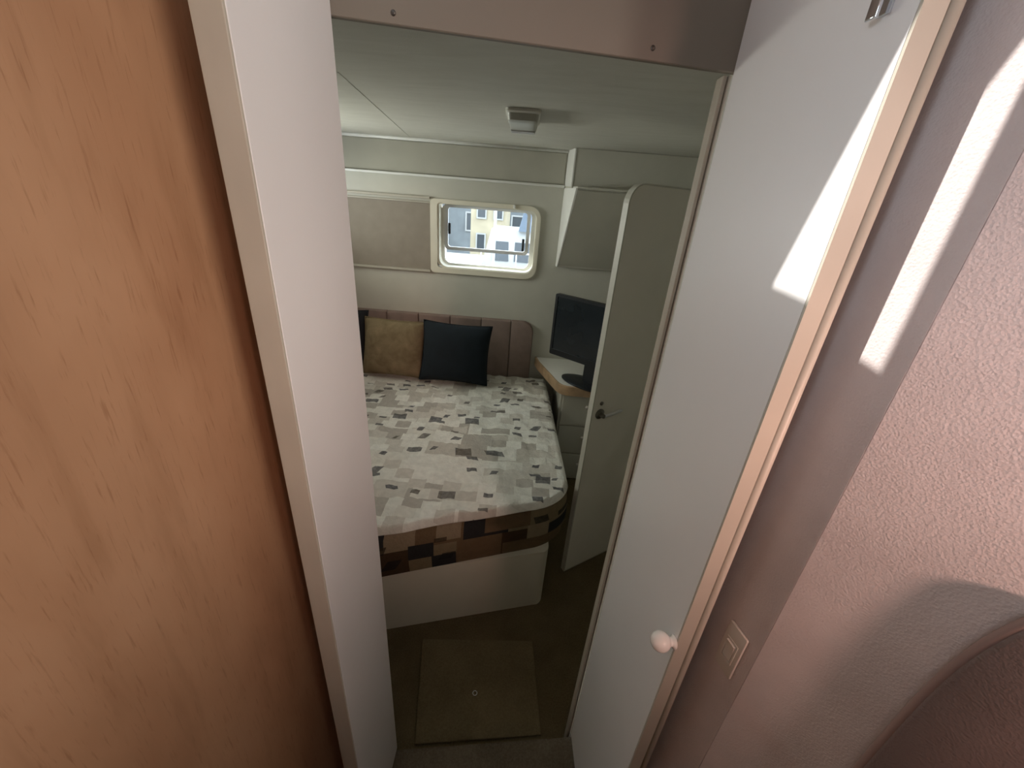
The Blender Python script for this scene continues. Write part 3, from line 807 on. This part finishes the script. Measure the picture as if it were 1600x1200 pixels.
# ------------------------------------------------------------------ ceiling lamp
cl = thing('ceiling_lamp', 'small off white louvred lamp on the cabin headliner', 'lamp', (-0.045, 1.90, CEIL - 0.05))
def lamp_loop(z, k): 
    c = Vector((-0.038, 1.915)); 
    return [(c.x + u * k, c.y + v * k, z) for u, v in rrect(-0.066, 0.066, -0.150, 0.150, 0.018, 5)]
obj('base_plate', loft(nb(), [lamp_loop(CEIL - 0.001, 1.0), lamp_loop(CEIL - 0.010, 1.0), lamp_loop(CEIL - 0.014, 0.95)]), M['lamp_body'], cl, 40)
obj('lens', loft(nb(), [lamp_loop(CEIL - 0.014, 0.90), lamp_loop(CEIL - 0.036, 0.84), lamp_loop(CEIL - 0.042, 0.72)]), M['lens'], cl, 40)
for y0 in (1.995, 2.030):
    b = box(nb(), (-0.090, y0, CEIL - 0.048), (0.014, y0 + 0.018, CEIL - 0.038), 0.003, 2)
    obj('louvre', b, M['alu'], cl)

# ------------------------------------------------------------------ floor hatch
fh = thing('floor_hatch', 'carpeted hatch lid with ring pull in the cabin floor', 'hatch', (-0.03, 1.04, FLOOR))
hq = [at_z(660, 1000, FLOOR), at_z(832, 1003, FLOOR), at_z(845, 1150, FLOOR), at_z(648, 1165, FLOOR)]
obj('lid', prism(nb(), [(q.x, q.y, FLOOR + 0.001) for q in hq][::-1], (0, 0, 0.009), 0.004, 2), M['carpet_hatch'], fh)
q = at_z(742, 1083, FLOOR + 0.013)
b = nb(); tube(b, [(q.x + 0.009 * math.cos(i * math.pi / 8), q.y + 0.009 * math.sin(i * math.pi / 8), FLOOR + 0.0125) for i in range(16)], 0.0022, 8, True)
obj('ring_pull', b, M['chrome'], fh, True)

# ------------------------------------------------------------------ switch plate on the grey vinyl
ws = P0 + DA * 0.034
sw = thing('light_switch', 'small ivory rocker switch plate on the grey vinyl wall beside the door', 'switch', (ws.x, ws.y, -0.78))
na = Vector((DA.y, -DA.x)); na = na if na.x < 0 else -na
def on_grey(px, py):
    r_ = ray(px, py); tt = (P0.x * na.x + P0.y * na.y) / (r_.x * na.x + r_.y * na.y); return r_ * tt
cA, cB, cC, cD = on_grey(1146, 967), on_grey(1172, 1002), on_grey(1141, 1063), on_grey(1119, 1024)
s0 = (Vector((cA.x, cA.y)) - P0).dot(DA); s1 = (Vector((cB.x, cB.y)) - P0).dot(DA)
z1 = (cA.z + cB.z) / 2; z0 = (cC.z + cD.z) / 2
def gp(s_, z, dep): q_ = P0 + DA * s_ + na * dep; return Vector((q_.x, q_.y, z))
n3 = Vector((na.x, na.y, 0))
obj('plate', prism(nb(), [gp(u, v, 0.0005) for u, v in rrect(s0, s1, z0, z1, 0.003, 4)], n3 * 0.005, 0.0015, 2), M['switch'], sw, 40)
sm = (s0 + s1) / 2; hw = (s1 - s0) * 0.24; zm_ = (z0 + z1) / 2; hh = (z1 - z0) * 0.20
obj('rocker_frame', ring(nb(), rrect(sm - hw - .003, sm + hw + .003, zm_ - hh - .003, zm_ + hh + .003, 0.002, 3), rrect(sm - hw, sm + hw, zm_ - hh, zm_ + hh, 0.001, 3), 0.0054, 0.0075, lambda u, v, y: gp(u, v, y)), M['switch'], sw)
obj('rocker', prism(nb(), [gp(sm - hw + .001, zm_ - hh + .001, 0.0054), gp(sm - hw + .001, zm_ + hh - .001, 0.0054), gp(sm - hw + .001, zm_ + hh - .001, 0.011), gp(sm - hw + .001, zm_, 0.008), gp(sm - hw + .001, zm_ - hh + .001, 0.0065)],
     Vector((DA.x, DA.y, 0)) * (2 * hw - .002)), M['switch'], sw)

# ------------------------------------------------------------------ saloon seat back at the lower right
SB0 = FOLD + NB_ * 0.020 if NB_.x < 0 else FOLD - NB_ * 0.020
nbn = NB_ if NB_.x < 0 else -NB_
def on_seat(px, py):
    r_ = ray(px, py); tt = (SB0.x * nbn.x + SB0.y * nbn.y) / (r_.x * nbn.x + r_.y * nbn.y); p = r_ * tt
    return ((Vector((p.x, p.y)) - SB0).dot(DB), p.z)
def bez(t_):                                             # smooth seat outline
    p_ = ((1338, 1206), (1432, 1100), (1490, 1022), (1606, 974)); k_ = (1 - t_) ** 3, 3 * t_ * (1 - t_) ** 2, 3 * t_ * t_ * (1 - t_), t_ ** 3
    return sum(a_ * q_[0] for a_, q_ in zip(k_, p_)), sum(a_ * q_[1] for a_, q_ in zip(k_, p_))
pp = [on_seat(*bez(i / 16.0)) for i in range(17)]
lastp = pp[-1]; prevp = pp[-2]
s00 = pp[0][0]
s0d = (pp[0][0] - pp[2][0]) / (pp[0][1] - pp[2][1])
line = [(s00 - 0.02, TREAD + 0.42), (s00 - 0.02, pp[0][1] - 0.35), (s00 - 0.012, pp[0][1] - 0.15), (s00 - 0.006, pp[0][1] - 0.06)] + pp
gx = (lastp[0] - prevp[0]); gz = (lastp[1] - prevp[1]); gl_ = math.hypot(gx, gz); gx /= gl_; gz /= gl_; ang = math.atan2(gz, gx); cur = lastp
for k_ in range(1, 6):
    a_ = ang * (1 - k_ / 5.0); cur = (cur[0] + 0.014 * math.cos(a_), cur[1] + 0.014 * math.sin(a_)); line.append(cur)
topz = line[-1][1]
poly = line + [(0.66, topz + 0.005), (0.66, TREAD + 0.42)]
def sp_(s_, z, dep): q_ = SB0 + DB * s_ + nbn * dep; return Vector((q_.x, q_.y, z))
st = thing('seat_back', 'mauve vinyl seat back with piped rounded corner at lower right', 'seat', (sp_(0.45, 0, 0).x, sp_(0.45, 0, 0).y, TREAD + 0.42))
cs = sum(p[0] for p in poly) / len(poly); cz_ = sum(p[1] for p in poly) / len(poly)
loops = []
for dep, ins in ((-0.018, 0.0), (-0.003, 0.0), (0.002, 0.006), (0.006, 0.03), (0.008, 0.08)):
    loops.append([sp_(u + (cs - u) * ins * 1.2, v + (cz_ - v) * ins, dep) for u, v in poly])
obj('cushion_body', loft(nb(), loops), M['vinyl_mauve'], st, 40)
b = nb(); tube(b, [sp_(u, v, 0.0) for u, v in line] + [sp_(0.66, topz + 0.005, 0.0)], 0.0055, 12)
obj('piping', b, M['piping'], st, True)
b = box(nb(), (0, 0, 0), (1, 1, 1)); b.free()
fp = [sp_(s00 + 0.06, TREAD, -0.018), sp_(0.60, TREAD, -0.018), sp_(0.60, TREAD, 0.004), sp_(s00 + 0.06, TREAD, 0.004)]
obj('plinth', prism(nb(), fp, (0, 0, 0.42)), M['laminate'], st)

# ------------------------------------------------------------------ marina outside the window
struct('floor_dock', box(nb(), (-14, 4.2, -2.7), (14, 30, -2.6)), M['deck'])
bd = thing('dock_building', 'yellow beige building seen through the cabin window', 'building', (-1.0, 13.0, -2.6))
obj('wall', box(nb(), (-1.62, 13, -2.6), (-0.55, 16, 2.5)), M['yellow_wall'], bd)
for x0 in (-1.45, -0.95):
    for z0 in (-0.65, -1.55):
        fr_ = obj('window', ring(nb(), rrect(x0, x0 + 0.30, z0, z0 + 0.5, 0.01, 2), rrect(x0 + 0.04, x0 + 0.26, z0 + 0.04, z0 + 0.46, 0.01, 2), 12.95, 13.0, f1), M['gelcoat'], bd)
        obj('pane', box(nb(), (x0 + 0.03, 12.975, z0 + 0.03), (x0 + 0.27, 12.99, z0 + 0.47)), M['far_glass'], fr_)
bt = thing('moored_boat', 'white motorboat moored outside the cabin window', 'boat', (-0.2, 8.0, -2.6))
hull = [[(-3.2, 7.4, -2.6), (2.4, 7.5, -2.6), (2.4, 9.0, -2.6), (-3.2, 9.0, -2.6)], [(-3.6, 7.0, -1.22), (2.9, 7.1, -1.22), (2.9, 9.4, -1.22), (-3.6, 9.4, -1.22)]]
obj('hull', loft(nb(), hull), M['gelcoat'], bt)
obj('deck_house', loft(nb(), [[(-0.75, 7.7, -1.22), (1.1, 7.7, -1.22), (1.1, 9.1, -1.22), (-0.75, 9.1, -1.22)], [(-0.6, 7.9, -0.55), (0.8, 7.9, -0.55), (0.8, 9.0, -0.55), (-0.6, 9.0, -0.55)]]), M['gelcoat'], bt)
for x0 in (-0.55, -0.15, 0.25):
    obj('cabin_window', loft(nb(), [[(x0, 7.72, -1.08), (x0 + 0.3, 7.72, -1.08), (x0 + 0.3, 7.75, -1.08), (x0, 7.75, -1.08)], [(x0, 7.835, -0.75), (x0 + 0.28, 7.835, -0.75), (x0 + 0.28, 7.87, -0.75), (x0, 7.87, -0.75)]]), M['far_glass'], bt)
obj('canvas_cover', loft(nb(), [[(-0.1, 7.75, -0.55), (0.75, 7.75, -0.55), (0.75, 8.9, -0.55), (-0.1, 8.9, -0.55)], [(0.0, 7.95, -0.12), (0.6, 7.95, -0.12), (0.6, 8.7, -0.12), (0.0, 8.7, -0.12)]]), M['canvas'], bt)
b = nb(); tube(b, [(-1.6, 7.15, -0.86), (2.0, 7.15, -0.86)], 0.014, 6)
obj('guard_rail', b, M['alu'], bt, True)
for x in (-1.3, -0.7, -0.1, 0.5):
    b = nb(); tube(b, [(x, 7.15, -1.22), (x, 7.15, -0.86)], 0.012, 6)
    obj('stanchion', b, M['alu'], bt, True)
b = nb(); tube(b, [(-0.42, 6.2, -2.6), (-0.42, 6.2, 0.2)], 0.02, 10)
pl = tag(obj('mooring_pole', b, M['gelcoat'], None, True), 'slim white mooring pole outside the cabin window', 'pole')
sh = thing('boat_shed', 'long grey blue boat shed behind the yellow building', 'shed', (0.5, 19.0, -2.6))
obj('wall', box(nb(), (-7, 19, -2.6), (8, 24, 3.0)), M['shed'], sh)
for x0 in (-2.6, -0.6, 0.2, 1.0):
    fr_ = obj('window', ring(nb(), rrect(x0, x0 + 0.55, -1.5, -0.7, 0.01, 2), rrect(x0 + 0.06, x0 + 0.49, -1.44, -0.76, 0.01, 2), 18.93, 19.0, f1), M['gelcoat'], sh)
    obj('pane', box(nb(), (x0 + 0.05, 18.96, -1.45), (x0 + 0.50, 18.98, -0.75)), M['far_glass'], fr_)
obj('fascia', box(nb(), (-7, 18.9, -0.45), (8, 19.0, -0.20)), M['gelcoat'], sh)
